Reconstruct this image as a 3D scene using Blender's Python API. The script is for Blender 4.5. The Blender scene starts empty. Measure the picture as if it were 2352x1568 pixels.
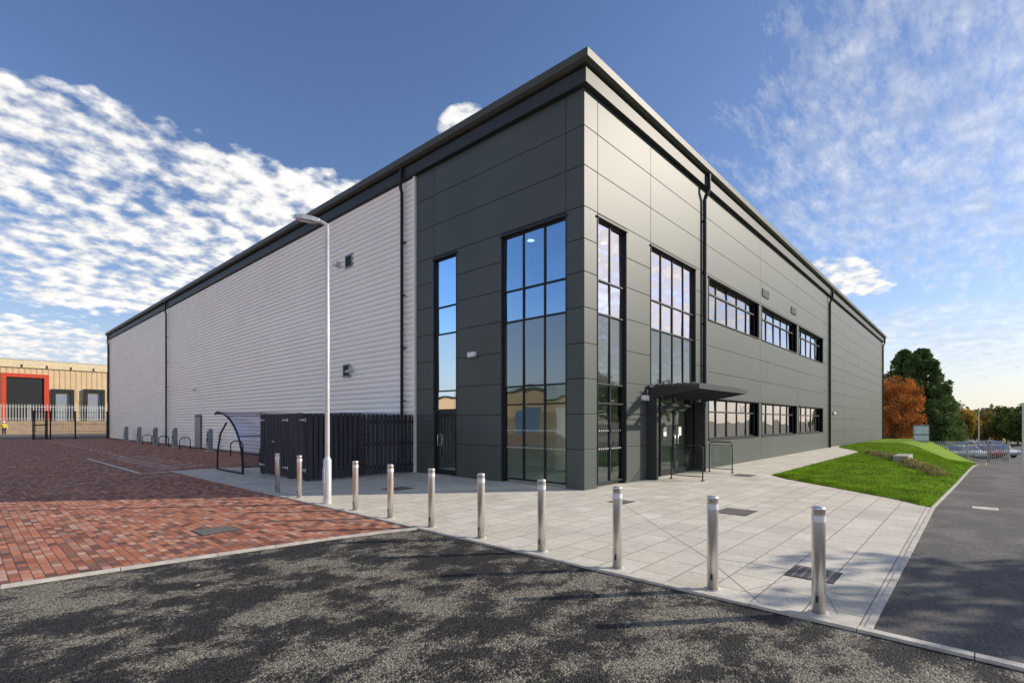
import bpy, bmesh, math, random
import numpy as np
from mathutils import Vector, Matrix
random.seed(7); rng = np.random.default_rng(7)
sc = bpy.context.scene
COL = sc.collection
rad = math.radians
# ------------------------------------------------------------------ site frame: building corner at origin, right facade along +X, left facade along +Y
FP = 1164.6; HZ = 968.0; CX = 1176.0; EYE = 1.8
CAM = (-11.0, -7.5); FW = (.7386, .6741); RT = (.6741, -.7386)
def ray(px):
    u = (px-CX)/FP
    return (FW[0]+u*RT[0], FW[1]+u*RT[1])
def at(px, D):
    r = ray(px); return (CAM[0]+D*r[0], CAM[1]+D*r[1])
def gp(px, py, z=0.0):
    return at(px, FP*(EYE-z)/(py-HZ))
def onx(px, X):
    r = ray(px); D = (X-CAM[0])/r[0]; return CAM[1]+D*r[1], D
def ony(px, Y):
    r = ray(px); D = (Y-CAM[1])/r[1]; return CAM[0]+D*r[0], D
def zat(py, D): return EYE+(HZ-py)*D/FP
def ss(a, b, x):
    t = min(1, max(0, (x-a)/(b-a))); return t*t*(3-2*t)
def H(x, y):
    n = -y
    return -2.2*max(ss(14, 50, x)*ss(3, 8, n), ss(52, 64, x))

# ------------------------------------------------------------------ materials
def nn(nt, t, **k):
    n = nt.nodes.new(t)
    for a, b in k.items(): setattr(n, a, b)
    return n
def link(nt, a, b): nt.links.new(a, b)
def M(name, col, rough=.5, metal=0., var=.12, scale=3., bump=0., bscale=60., spec=.5, coat=0., streak=0.):
    m = bpy.data.materials.new(name); m.use_nodes = True; nt = m.node_tree
    b = nt.nodes['Principled BSDF']
    b.inputs['Roughness'].default_value = rough; b.inputs['Metallic'].default_value = metal
    b.inputs['Specular IOR Level'].default_value = spec
    if coat: b.inputs['Coat Weight'].default_value = coat
    g = nn(nt, 'ShaderNodeNewGeometry')
    mp = nn(nt, 'ShaderNodeMapping'); mp.inputs['Scale'].default_value = (1, 1, 1 if not streak else streak)
    link(nt, g.outputs['Position'], mp.inputs['Vector'])
    n = nn(nt, 'ShaderNodeTexNoise'); n.inputs['Scale'].default_value = scale; n.inputs['Detail'].default_value = 5
    link(nt, mp.outputs[0], n.inputs['Vector'])
    r = nn(nt, 'ShaderNodeValToRGB'); e = r.color_ramp.elements
    e[0].position = .3; e[1].position = .7
    e[0].color = tuple(c*(1-var) for c in col)+(1,); e[1].color = tuple(min(1, c*(1+var)) for c in col)+(1,)
    link(nt, n.outputs['Fac'], r.inputs['Fac']); link(nt, r.outputs['Color'], b.inputs['Base Color'])
    if bump:
        n2 = nn(nt, 'ShaderNodeTexNoise'); n2.inputs['Scale'].default_value = bscale; n2.inputs['Detail'].default_value = 3
        link(nt, g.outputs['Position'], n2.inputs['Vector'])
        bp = nn(nt, 'ShaderNodeBump'); bp.inputs['Strength'].default_value = bump; bp.inputs['Distance'].default_value = .01
        link(nt, n2.outputs['Fac'], bp.inputs['Height']); link(nt, bp.outputs['Normal'], b.inputs['Normal'])
    return m
def glassmat(name, tint, gl, glcol, base=None, rough=.01):
    m = bpy.data.materials.new(name); m.use_nodes = True; nt = m.node_tree
    nt.nodes.remove(nt.nodes['Principled BSDF']); out = nt.nodes['Material Output']
    g = nn(nt, 'ShaderNodeNewGeometry')
    n = nn(nt, 'ShaderNodeTexNoise'); n.inputs['Scale'].default_value = .9; n.inputs['Detail'].default_value = 1
    link(nt, g.outputs['Position'], n.inputs['Vector'])
    bp = nn(nt, 'ShaderNodeBump'); bp.inputs['Strength'].default_value = .3; bp.inputs['Distance'].default_value = .03
    link(nt, n.outputs['Fac'], bp.inputs['Height'])
    if base is None:
        t = nn(nt, 'ShaderNodeBsdfTransparent'); t.inputs[0].default_value = tint+(1,)
    else:
        t = nn(nt, 'ShaderNodeBsdfDiffuse'); t.inputs[0].default_value = base+(1,)
    gs = nn(nt, 'ShaderNodeBsdfGlossy'); gs.inputs['Color'].default_value = glcol+(1,); gs.inputs['Roughness'].default_value = rough
    link(nt, bp.outputs['Normal'], gs.inputs['Normal'])
    fr = nn(nt, 'ShaderNodeLayerWeight'); fr.inputs['Blend'].default_value = .25
    ma = nn(nt, 'ShaderNodeMath', operation='MULTIPLY_ADD', use_clamp=True); ma.inputs[1].default_value = .7; ma.inputs[2].default_value = gl
    link(nt, fr.outputs['Fresnel'], ma.inputs[0])
    mx = nn(nt, 'ShaderNodeMixShader'); link(nt, ma.outputs[0], mx.inputs[0]); link(nt, t.outputs[0], mx.inputs[1]); link(nt, gs.outputs[0], mx.inputs[2])
    link(nt, mx.outputs[0], out.inputs['Surface'])
    return m
panel = M('panel_grey', (.078, .092, .084), .5, .0, .08, .5, .03, 5, spec=.35)
backing = M('backing', (.012, .013, .015), .7)
dark = M('dark_trim', (.036, .041, .044), .5, .0, .1, spec=.3)
gutterM = M('gutter_grey', (.075, .08, .068), .5, .0, .1, spec=.3)
black = M('black_metal', (.018, .02, .023), .5, .0, .1, spec=.3)
whiteclad = M('white_cladding', (.97, .95, .90), .4, .0, .03, .4)
steel = M('brushed_steel', (.78, .75, .71), .38, .9, .10, 60, streak=.04)
galv = M('galvanised', (.56, .57, .58), .5, .3, .12, 6)
white = M('white_paint', (.82, .82, .82), .5, 0, .06)
linew = M('line_paint', (.72, .71, .68), .8, 0, .3, 12)
concrete = M('kerb_concrete', (.54, .51, .45), .85, 0, .22, 7, .5, 80)
interior = M('interior_white', (.85, .85, .82), .7, 0, .05)
intfloor = M('interior_floor', (.55, .55, .50), .4, 0, .1)
beige = M('beige_cladding', (.62, .46, .27), .6, 0, .08, 1)
redp = M('red_paint', (.55, .06, .02), .5)
rubber = M('rubber', (.02, .02, .02), .8)
hivis = M('hivis', (.75, .55, .03), .7)
cloth = M('dark_cloth', (.03, .035, .06), .9)
skinM = M('skin', (.5, .32, .24), .6)
stone = M('grey_stone', (.36, .35, .32), .85, 0, .2, 8, .4)
bark = M('bark', (.09, .07, .05), .9, 0, .3, 6, .6, 20)
evgrey = M('charger_grey', (.26, .29, .33), .45, .1, .1)
signblue = M('sign_blue', (.05, .15, .4), .4)
timber = M('dark_timber', (.05, .05, .058), .65, 0, .45, 9, .4, 40, spec=.3, streak=.08)
g_left = glassmat('tinted_glass', (.34, .52, .78), .52, (.56, .80, 1.0))
g_right = glassmat('violet_reflection_glass', (.45, .48, .55), .72, (1.0, .94, 1.0))  # violet of the reflected clouds is put into the glossy colour
g_band = glassmat('office_glass', (.38, .42, .46), .50, (.98, .95, 1.0))
g_span = glassmat('spandrel_glass', None, .24, (.70, .76, .80), base=(.07, .08, .08))
g_low = glassmat('clear_glass', (.80, .94, .80), .09, (.9, .95, 1.0))
g_poly = glassmat('polycarbonate', (.66, .70, .84), .16, (.8, .85, 1.0), rough=.12)
g_rail = glassmat('rail_glass', (.86, .9, .88), .05, (.9, .95, 1.0), rough=.05)
g_car = glassmat('car_glass', None, .3, (.8, .9, 1), base=(.02, .02, .025))

def brickmat(name, cols, mortar, bw, bh, ms, rot=0, rough=.8, bumpd=.004, offset=.5, vertical=None, v0=.72, v1=1.28, lsc=.7):
    m = bpy.data.materials.new(name); m.use_nodes = True; nt = m.node_tree; b = nt.nodes['Principled BSDF']
    b.inputs['Roughness'].default_value = rough; b.inputs['Specular IOR Level'].default_value = .3
    g = nn(nt, 'ShaderNodeNewGeometry'); mp = nn(nt, 'ShaderNodeMapping'); mp.inputs['Rotation'].default_value = (vertical or 0, 0, rot)
    link(nt, g.outputs['Position'], mp.inputs['Vector'])
    br = nn(nt, 'ShaderNodeTexBrick'); br.offset = offset
    br.inputs['Scale'].default_value = 1; br.inputs['Brick Width'].default_value = bw; br.inputs['Row Height'].default_value = bh
    br.inputs['Mortar Size'].default_value = ms; br.inputs['Mortar Smooth'].default_value = .15
    br.inputs['Color1'].default_value = (0, 0, 0, 1); br.inputs['Color2'].default_value = (1, 1, 1, 1); br.inputs['Mortar'].default_value = (.5, .5, .5, 1)
    link(nt, mp.outputs[0], br.inputs['Vector'])
    r = nn(nt, 'ShaderNodeValToRGB'); el = r.color_ramp.elements
    for i, c in enumerate(cols):
        p = i/(len(cols)-1)
        if i == 0: e = el[0]
        elif i == len(cols)-1: e = el[-1]
        else: e = el.new(p)
        e.position = p; e.color = c+(1,)
    link(nt, br.outputs['Color'], r.inputs['Fac'])
    n = nn(nt, 'ShaderNodeTexNoise'); n.inputs['Scale'].default_value = 45; n.inputs['Detail'].default_value = 4
    link(nt, g.outputs['Position'], n.inputs['Vector'])
    n3 = nn(nt, 'ShaderNodeTexNoise'); n3.inputs['Scale'].default_value = lsc; n3.inputs['Detail'].default_value = 7; n3.inputs['Roughness'].default_value = .65
    link(nt, g.outputs['Position'], n3.inputs['Vector'])
    ad = nn(nt, 'ShaderNodeMath', operation='ADD'); link(nt, n.outputs['Fac'], ad.inputs[0]); link(nt, n3.outputs['Fac'], ad.inputs[1])
    mr = nn(nt, 'ShaderNodeMapRange'); mr.inputs[1].default_value = .6; mr.inputs[2].default_value = 1.4; mr.inputs[3].default_value = v0; mr.inputs[4].default_value = v1
    link(nt, ad.outputs[0], mr.inputs[0])
    mul = nn(nt, 'ShaderNodeMix', data_type='RGBA', blend_type='MULTIPLY'); mul.inputs[0].default_value = 1
    link(nt, r.outputs['Color'], mul.inputs[6]); link(nt, mr.outputs[0], mul.inputs[7])
    mx = nn(nt, 'ShaderNodeMix', data_type='RGBA'); link(nt, br.outputs['Fac'], mx.inputs[0]); link(nt, mul.outputs[2], mx.inputs[6]); mx.inputs[7].default_value = mortar+(1,)
    link(nt, mx.outputs[2], b.inputs['Base Color'])
    bp = nn(nt, 'ShaderNodeBump'); bp.inputs['Distance'].default_value = bumpd; bp.inputs['Strength'].default_value = .8
    hs = nn(nt, 'ShaderNodeMath', operation='MULTIPLY_ADD'); hs.inputs[1].default_value = -1.
    link(nt, br.outputs['Fac'], hs.inputs[0]); link(nt, n.outputs['Fac'], hs.inputs[2])
    link(nt, hs.outputs[0], bp.inputs['Height']); link(nt, bp.outputs['Normal'], b.inputs['Normal'])
    return m
redblock = brickmat('red_block_paving', [(.12, .065, .055), (.38, .13, .075), (.48, .18, .10), (.54, .24, .15), (.19, .09, .07), (.58, .36, .27), (.44, .15, .085)], (.075, .05, .04), .2, .1, .005, rot=rad(90), v0=.62, v1=1.3)
slabs = brickmat('pale_slab_paving', [(.56, .52, .44), (.64, .60, .51), (.60, .56, .475), (.67, .63, .55)], (.25, .22, .18), .6, .45, .007, bumpd=.003, v0=.70, v1=1.22, lsc=1.1)
wallbrick = brickmat('yellow_brick', [(.30, .2, .12), (.42, .3, .18)], (.3, .28, .25), .45, .15, .02, vertical=rad(90))

def tarmac(name, dk, lt, psc, lo, hi, bump=.8, spk=(.35, 1.85)):
    m = bpy.data.materials.new(name); m.use_nodes = True; nt = m.node_tree; b = nt.nodes['Principled BSDF']
    g = nn(nt, 'ShaderNodeNewGeometry')
    mp = nn(nt, 'ShaderNodeMapping'); mp.inputs['Rotation'].default_value = (0, 0, rad(48)); mp.inputs['Scale'].default_value = (.85, 1.15, 1)
    link(nt, g.outputs['Position'], mp.inputs['Vector'])
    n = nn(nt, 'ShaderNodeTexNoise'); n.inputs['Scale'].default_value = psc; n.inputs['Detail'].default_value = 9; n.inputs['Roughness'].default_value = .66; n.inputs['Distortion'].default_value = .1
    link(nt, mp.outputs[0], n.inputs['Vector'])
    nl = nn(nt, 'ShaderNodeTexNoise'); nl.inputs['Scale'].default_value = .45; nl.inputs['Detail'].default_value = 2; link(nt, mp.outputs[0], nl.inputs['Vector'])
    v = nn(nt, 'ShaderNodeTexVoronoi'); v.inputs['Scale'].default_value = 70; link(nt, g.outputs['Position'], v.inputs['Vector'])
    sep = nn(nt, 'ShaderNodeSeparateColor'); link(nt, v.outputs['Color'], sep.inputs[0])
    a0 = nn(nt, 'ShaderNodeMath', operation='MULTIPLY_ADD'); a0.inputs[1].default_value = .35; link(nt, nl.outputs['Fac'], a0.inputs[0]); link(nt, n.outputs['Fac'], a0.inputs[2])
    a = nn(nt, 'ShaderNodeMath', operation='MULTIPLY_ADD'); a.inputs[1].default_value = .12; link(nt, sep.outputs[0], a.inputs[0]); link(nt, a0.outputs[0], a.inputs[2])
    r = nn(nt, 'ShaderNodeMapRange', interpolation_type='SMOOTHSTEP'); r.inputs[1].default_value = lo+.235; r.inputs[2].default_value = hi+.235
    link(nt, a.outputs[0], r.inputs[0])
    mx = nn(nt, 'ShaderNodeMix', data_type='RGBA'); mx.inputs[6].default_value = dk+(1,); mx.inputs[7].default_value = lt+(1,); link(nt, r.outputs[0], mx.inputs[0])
    sp = nn(nt, 'ShaderNodeMapRange'); sp.inputs[3].default_value = spk[0]; sp.inputs[4].default_value = spk[1]; link(nt, sep.outputs[1], sp.inputs[0])
    mu = nn(nt, 'ShaderNodeMix', data_type='RGBA', blend_type='MULTIPLY'); mu.inputs[0].default_value = 1; link(nt, mx.outputs[2], mu.inputs[6]); link(nt, sp.outputs[0], mu.inputs[7])
    link(nt, mu.outputs[2], b.inputs['Base Color'])
    b.inputs['Roughness'].default_value = .8; b.inputs['Specular IOR Level'].default_value = .25
    bp = nn(nt, 'ShaderNodeBump'); bp.inputs['Distance'].default_value = .010; bp.inputs['Strength'].default_value = bump
    link(nt, v.outputs['Distance'], bp.inputs['Height']); bp.invert = True
    link(nt, bp.outputs['Normal'], b.inputs['Normal'])
    return m
tarA = tarmac('patchy_black_tarmac', (.027, .026, .025), (.185, .168, .132), 1.9, .475, .575, .9, (.25, 2.0))  # noise mixes pale patches over the dark base
tarB = tarmac('grey_tarmac', (.105, .10, .094), (.17, .16, .145), .9, .45, .65, .5, (.6, 1.4))
groundM = M('ground_mix', (.11, .12, .06), .95, 0, .4, .15, .3, 5)
grassM = M('grass_green', (.16, .26, .014), .9, 0, .25, 1.3, .6, 60, spec=.1)
bladeM = M('grass_blade', (.26, .41, .02), .8, 0, .4, 1.5, spec=.1)

# ------------------------------------------------------------------ mesh helpers
class MB:
    def __init__(s): s.v = []; s.f = []; s.sm = []
    def add(s, vs, fs, smooth=False):
        o = len(s.v); s.v += [tuple(p) for p in vs]
        s.f += [tuple(i+o for i in f) for f in fs]; s.sm += [smooth]*len(fs)
        return s
    def box(s, x0, x1, y0, y1, z0, z1, mp=None):
        vs = [(x, y, z) for z in (z0, z1) for y in (y0, y1) for x in (x0, x1)]
        if mp: vs = [mp(*p) for p in vs]
        return s.add(vs, [(0, 2, 3, 1), (4, 5, 7, 6), (0, 1, 5, 4), (1, 3, 7, 5), (3, 2, 6, 7), (2, 0, 4, 6)])
    def tube(s, pts, r, seg=10, caps=True, smooth=True):
        pts = [Vector(p) for p in pts]; n = len(pts)
        rs = r if isinstance(r, (list, tuple)) else [r]*n
        vs = []; ref = None
        for i, p in enumerate(pts):
            d = (pts[min(i+1, n-1)]-pts[max(i-1, 0)]).normalized()
            if ref is None:
                ref = Vector((0, 0, 1)) if abs(d.z) < .9 else Vector((1, 0, 0))
            a = d.cross(ref).normalized(); b = a.cross(d).normalized(); ref = b
            for k in range(seg):
                t = 2*math.pi*k/seg
                vs.append(p+a*math.cos(t)*rs[i]+b*math.sin(t)*rs[i])
        fs = [(i*seg+k, i*seg+(k+1) % seg, (i+1)*seg+(k+1) % seg, (i+1)*seg+k) for i in range(n-1) for k in range(seg)]
        s.add(vs, fs, smooth)
        if caps: s.add(vs[:seg], [tuple(range(seg))]); s.add(vs[-seg:], [tuple(range(seg))])
        return s
    def lathe(s, prof, c=(0, 0, 0), seg=24):
        vs = [(c[0]+r*math.cos(2*math.pi*k/seg), c[1]+r*math.sin(2*math.pi*k/seg), c[2]+z) for r, z in prof for k in range(seg)]
        fs = [(i*seg+k, i*seg+(k+1) % seg, (i+1)*seg+(k+1) % seg, (i+1)*seg+k) for i in range(len(prof)-1) for k in range(seg)]
        return s.add(vs, fs, True)
    def poly(s, pts, z0):
        return s.add([(p[0], p[1], z0) for p in pts], [tuple(range(len(pts)))])
    def prism(s, prof, a0, a1, mp):
        n = len(prof); vs = [mp(a0, b, c) for b, c in prof]+[mp(a1, b, c) for b, c in prof]
        return s.add(vs, [tuple(range(n)), tuple(range(n, 2*n))]+[(i, (i+1) % n, n+(i+1) % n, n+i) for i in range(n)])
def off(o):
    v = Vector((0, 0, 0))
    while o is not None: v += o.location; o = o.parent
    return v
def obj(name, mb, mat, parent=None, bevel=0, recalc=True):
    me = bpy.data.meshes.new(name)
    o_ = off(parent) if parent else Vector((0, 0, 0))
    vs = mb.v
    if parent is not None: vs = [(a-o_.x, b-o_.y, c-o_.z) for a, b, c in vs]
    me.from_pydata(vs, [], mb.f); me.polygons.foreach_set('use_smooth', mb.sm)
    if recalc:
        bm = bmesh.new(); bm.from_mesh(me); bmesh.ops.recalc_face_normals(bm, faces=bm.faces[:]); bm.to_mesh(me); bm.free()
    me.materials.append(mat); o = bpy.data.objects.new(name, me); COL.objects.link(o)
    if parent: o.parent = parent
    if bevel:
        b = o.modifiers.new('Bevel', 'BEVEL'); b.width = bevel; b.segments = 2; b.limit_method = 'ANGLE'
    return o
def thing(name, label, cat, loc=(0, 0, 0), group=None):
    o = bpy.data.objects.new(name, None); COL.objects.link(o); o.location = loc; o.empty_display_size = .2
    o['label'] = label; o['category'] = cat
    if group: o['group'] = group
    return o
def rebase(o):
    me = o.data; vs = [v.co for v in me.vertices]
    cx = (min(v.x for v in vs)+max(v.x for v in vs))/2; cy = (min(v.y for v in vs)+max(v.y for v in vs))/2; cz = min(v.z for v in vs)
    me.transform(Matrix.Translation((-cx, -cy, -cz))); o.location = (cx, cy, cz)
def tag(o, label, cat, group=None, kind=None):
    o['label'] = label; o['category'] = cat
    if group: o['group'] = group
    if kind: o['kind'] = kind
    if o.type == 'MESH' and not kind: rebase(o)
    return o
def struct(name, mb, mat, recalc=False):
    o = obj(name, mb, mat, recalc=recalc); o['kind'] = 'structure'; return o
def dup(root, loc, rotz=0, label=None):
    def cp(o, par):
        c = o.copy(); COL.objects.link(c)
        if par is not None: c.parent = par
        for ch in list(o.children): cp(ch, c)
        return c
    r = cp(root, None); r.location = loc; r.rotation_euler = (0, 0, rotz)
    if label: r['label'] = label
    return r
Rm = lambda a, n, z: (a, -n, z)     # right facade map (a along, n outward)
Lm = lambda a, n, z: (-n, a, z)     # left facade map

# ------------------------------------------------------------------ ground and surfaces
def gridsheet(name, xs, ys, mat, dz, hf=H):
    vs = [(x, y, hf(x, y)+dz) for y in ys for x in xs]; nx = len(xs)
    fs = [(j*nx+i, j*nx+i+1, (j+1)*nx+i+1, (j+1)*nx+i) for j in range(len(ys)-1) for i in range(nx-1)]
    return struct(name, MB().add(vs, fs, True), mat)
fr = lambda a, b, n: [a+(b-a)*i/n for i in range(n+1)]
gridsheet('ground', [-900, -300, -100, -20, 0]+fr(10, 66, 40)+[80, 150, 400, 1200], [-900, -300, -100, -40, -20]+fr(-14, 0, 20)+[20, 60, 150, 400, 1500], groundM, -.05)
curve = [(-60, 1.4), (-30, 1.0), (-16, .55), (-10.68, .30), (-8.63, .03), (-7.2, -.2), (-6.3, -.42), (-5.75, -.62)]
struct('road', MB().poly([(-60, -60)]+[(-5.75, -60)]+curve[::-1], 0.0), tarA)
struct('block_paving', MB().poly([(-60, 66)]+curve+[(-5.75, 14), (.2, 14), (.2, 66)], .004), redblock)
gridsheet('yard_tarmac', [-80, -40, 0, 40], [66, 90, 104], tarB, .0)
gridsheet('right_road', [-5.75]+fr(-4, 66, 44), fr(-26, -6.85, 14), tarB, .0)
gridsheet('car_park', [66, 80, 120], [-80, -40, 0, 20], tarB, .0)
pts = [(-5.75, -6.82), (2.7, -6.84), (3.6, -6.15), (5.0, -4.7), (6.4, -3.2), (7.4, -2.45), (26, -2.45), (30, -1.4), (33, -.3), (33, .25), (.25, .25), (.25, 14), (-5.75, 14)]
struct('slab_paving', MB().poly(pts, .012), slabs)
def strip(pts, w, z0, z1, hf=None):
    mb = MB(); L = []
    for i, p in enumerate(pts):
        a = Vector(pts[max(i-1, 0)][:2]); b = Vector(pts[min(i+1, len(pts)-1)][:2]); d = (b-a).normalized(); nrm = Vector((-d.y, d.x))*w/2
        h = hf(*p[:2]) if hf else 0
        L.append(((p[0]-nrm.x, p[1]-nrm.y), (p[0]+nrm.x, p[1]+nrm.y), h))
    for i in range(len(L)-1):
        a, b, h = L[i]; c, d, k = L[i+1]
        vs = [(a[0], a[1], h+z0), (b[0], b[1], h+z0), (c[0], c[1], k+z0), (d[0], d[1], k+z0), (a[0], a[1], h+z1), (b[0], b[1], h+z1), (c[0], c[1], k+z1), (d[0], d[1], k+z1)]
        mb.add(vs, [(4, 5, 7, 6), (0, 4, 6, 2), (1, 3, 7, 5), (0, 1, 5, 4), (2, 6, 7, 3)])
    return mb
def kerbrun(pts, w, step, z1, hf=None):
    mb = MB(); P = [Vector(p) for p in pts]
    for i in range(len(P)-1):
        L = (P[i+1]-P[i]).length; k = max(1, round(L/step))
        for j in range(k):
            a = P[i].lerp(P[i+1], (j+.004/step*1.2)/k); b = P[i].lerp(P[i+1], (j+1-.004/step*1.2)/k)
            s_ = strip([(a.x, a.y), (b.x, b.y)], w, -.05, z1+random.uniform(-.002, .002), hf); mb.add(s_.v, s_.f)
    return mb
struct('kerb_front', kerbrun([(-5.75, 14), (-5.75, -.62), (-5.75, -6.75), (-5.78, -9), (-5.9, -14), (-6.0, -30)], .09, .9, .028), concrete, True)
struct('kerb_blocks', kerbrun([(p[0], p[1]) for p in curve][1:-1]+[(-5.80, -.6)], .09, .9, .024), concrete, True)
rk = [(-5.68, -6.82), (2.8, -6.86), (8, -7.1), (15.5, -7.4), (24, -7.7), (40, -8), (60, -8.4)]
rk2 = []
for i in range(len(rk)-1):
    for j in range(6): rk2.append(tuple(rk[i][k]+(rk[i+1][k]-rk[i][k])*j/6 for k in range(2)))
struct('kerb_road', kerbrun(rk2, .055, .9, .022, H), concrete, True)
gridsheet('footpath', [50, 58, 66], [-26, -20, -13], concrete, .01)
# diagonal cut joints in the slabs falling to the gullies
jm = M('joint_sand', (.30, .27, .23), .95)
f_ = MB()
for p, q in (((1388, 1132), (1620, 1280)), ((1620, 1280), (1745, 1385)), ((1620, 1280), (1868, 1318)), ((1868, 1318), (1925, 1412)), ((1868, 1318), (1700, 1362))):
    s_ = strip([gp(*p), gp(*q)], .008, .013, .0145); f_.add(s_.v, s_.f)
struct('paving_joint', f_, jm, True)
mk = MB()
def line(p, q, w=.1): 
    s_ = strip([p, q], w, .005, .009); mk.add(s_.v, s_.f)
line((-6.7, 13.8), (-6.7, 24.4), .1); line((-6.75, 13.85), (-3.4, 13.85), .1)
for i in range(14):
    yy = 15.0+i*.7; line((-5.9, yy), (-5.9+.75, yy+.22), .09)
    if i % 2: line((-4.9, yy), (-4.2, yy+.3), .09)
for k in range(12):
    yy = 25+k*3.0
    line((-5.2, yy), (-5.2, yy+.9), .1); line((-5.2, yy+1.6), (-5.2, yy+2.3), .1)
    for q in range(5): line((-4.8+q*.75, yy), (-4.45+q*.75, yy), .1)
struct('bay_markings', mk, linew, True)
lm = MB()
s_ = strip([(22, -12.5), (25, -12.6)], .12, .004, .008, H); lm.add(s_.v, s_.f)
s_ = strip([(28, -12.7), (31, -12.8)], .12, .004, .008, H); lm.add(s_.v, s_.f)
struct('road_markings', lm, linew, True)

# grass mound
def gedge(x): return -2.5 if x < 24 else -2.5+2.2*ss(24, 32, x)
def gfront(y):
    P = [(-2.5, 7.5), (-3.2, 6.5), (-4.7, 5.05), (-6.15, 3.7), (-6.8, 2.85)]
    if y >= P[0][0]: return 7.5
    for (a, xa), (b, xb) in zip(P, P[1:]):
        if b <= y <= a: return xa+(xb-xa)*(y-a)/(b-a)
    return 2.85
def redge(x): 
    for (a, ya), (b, yb) in zip(rk, rk[1:]):
        if a <= x <= b: return ya+(yb-ya)*(x-a)/(b-a)+.04
    return -8.3
def gz(x, u, d):
    e = min(u, 1-u)*5
    return .02+.06*ss(0, .3, d)*ss(0, .4, e)+.15*ss(.1, 6, d)*ss(0, 2.5, e)*(1-.5*ss(20, 40, x))
NU, NV = 40, 90
def gpt(u, v):
    d = v*v*52
    y = gedge(7.5)+(redge(5)-gedge(7.5))*u; x = gfront(y)+d
    y = gedge(x)+(redge(x)-gedge(x))*u
    return (x, y, H(x, y)+gz(x, u, d))
gv = [gpt(i/NU, j/NV) for j in range(NV+1) for i in range(NU+1)]
gf = [(j*(NU+1)+i, (j+1)*(NU+1)+i, (j+1)*(NU+1)+i+1, j*(NU+1)+i+1) for j in range(NV) for i in range(NU)]
struct('grass_bank', MB().add(gv, gf, True), grassM, True)
N = 90000
bl = MB(); V = []; F = []
for i in range(N):
    u = random.random(); v = random.random()**.75*.8
    x, y, z = gpt(min(.995, max(.005, u)), v); a = random.uniform(0, 6.28); h = random.uniform(.02, .05); w = .006+.004*random.random()+v*.012
    dx, dy = math.cos(a)*w, math.sin(a)*w; lx, ly = random.uniform(-.04, .04), random.uniform(-.04, .04)
    k = len(V); V += [(x-dx, y-dy, z-.01), (x+dx, y+dy, z-.01), (x+lx, y+ly, z+h)]; F.append((k, k+1, k+2))
bl.add(V, F); gb = obj('grass', bl, bladeM, recalc=False); tag(gb, 'short bright green turf on the bank beside the path', 'grass', kind='stuff')

# ------------------------------------------------------------------ main building
B = thing('warehouse_building', 'large new industrial building with dark grey panelled corner and white ribbed side', 'building', (0, 0, 0))
TOP = 10.5
RL = 57.7; LL = 60.5; P0 = 7.17
pn = MB(); bk = MB()
def cell(mp, a0, a1, z0, z1, deep=.25):
    g = .007
    pn.box(a0+g, a1-g, -.05, random.uniform(-.0015, .0015), z0+g, z1-g, mp)
    bk.box(max(a0, .06), a1, -deep, -.053, z0, z1, mp)
low = [0.0, 1.07, 2.0, 2.93, 3.86, 4.79, 5.72, 6.58, 7.42]; up = [7.42, 8.49, 9.52, TOP]
def rows(mp, a0, a1, zs):
    for z0, z1 in zip(zs, zs[1:]): cell(mp, a0, a1, z0, z1)
WT = 7.3
S1, S2, S3, S4 = .59, 2.95, 5.0, 6.15
for a0, a1 in ((0.0, S1), (S1, S4), (S4, P0)): rows(Lm, a0, a1, up)
rows(Lm, 0, S1, low); rows(Lm, S2, S3, low); rows(Lm, S4, P0, low)
for a0, a1 in ((S1, S2), (S3, S4)): bk.box(a0, a1, -.25, -.002, WT, 7.42, Lm)
T1, T2, T3, T4, T5 = .64, 2.14, 3.67, 7.09, 8.1
cols_up = [0, T1, T3, T5, 14.65, 21.55, 28.4, 35.3, 42.2, 49.1, RL]
for a0, a1 in zip(cols_up, cols_up[1:]): rows(Rm, a0, a1, up)
rows(Rm, 0, T1, low); rows(Rm, T2, T3, low); rows(Rm, T4, T5, low)
for a0, a1 in ((T1, T2), (T3, T4)): bk.box(a0, a1, -.25, -.002, WT, 7.42, Rm)
bands = [(8.35, 14.4), (14.9, 21.3), (21.8, 28.0)]
edges = [T5, 14.65, 21.55, 28.4]
for (w0, w1), e0, e1 in zip(bands, edges, edges[1:]):
    for z0, z1 in ((-.4, 1.12), (2.68, 3.7), (3.7, 4.7), (4.7, 5.7)): cell(Rm, e0, e1, z0, z1)
    cell(Rm, e0, e1, WT, 7.42)
    for z0, z1 in ((1.12, 2.68), (5.7, WT)):
        cell(Rm, e0, w0, z0, z1); cell(Rm, w1, e1, z0, z1)
cfar = [28.4, 35.3, 42.2, 49.1, RL]
for a0, a1 in zip(cfar, cfar[1:]): rows(Rm, a0, a1, [-.8]+low[1:])
obj('wall_panels', pn, panel, B, bevel=.006); obj('inner_wall', bk, backing, B)
# ribbed white cladding: rounded ribs with an undercut lower flank
cl = MB(); pit = .2; V = []; k = 0
while .06+k*pit < TOP-.1:
    z = .06+k*pit
    for dz, n in ((.0, .004), (.018, .004), (.052, .058), (.085, .070), (.145, .074), (.175, .058), (.194, .006)): V.append((z+dz, n))
    k += 1
V.append((TOP-.05, .006))
vs = [(-n, P0, z) for z, n in V]+[(-n, LL, z) for z, n in V]; m_ = len(V)
cl.add(vs, [(i, i+1, m_+i+1, m_+i) for i in range(m_-1)], False)
obj('ribbed_cladding', cl, whiteclad, B)
sh = MB(); sh.box(P0, LL, -.2, 0, 0, TOP, Lm)
sh.box(RL-.2, RL, .02, LL, -1, TOP); sh.box(.0, RL, LL-.2, LL-.003, 0, TOP)
obj('rear_wall', sh, whiteclad, B)
obj('corner_trim', MB().box(P0-.04, P0+.05, -.01, .09, 0, TOP-.02, Lm), whiteclad, B)
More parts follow.
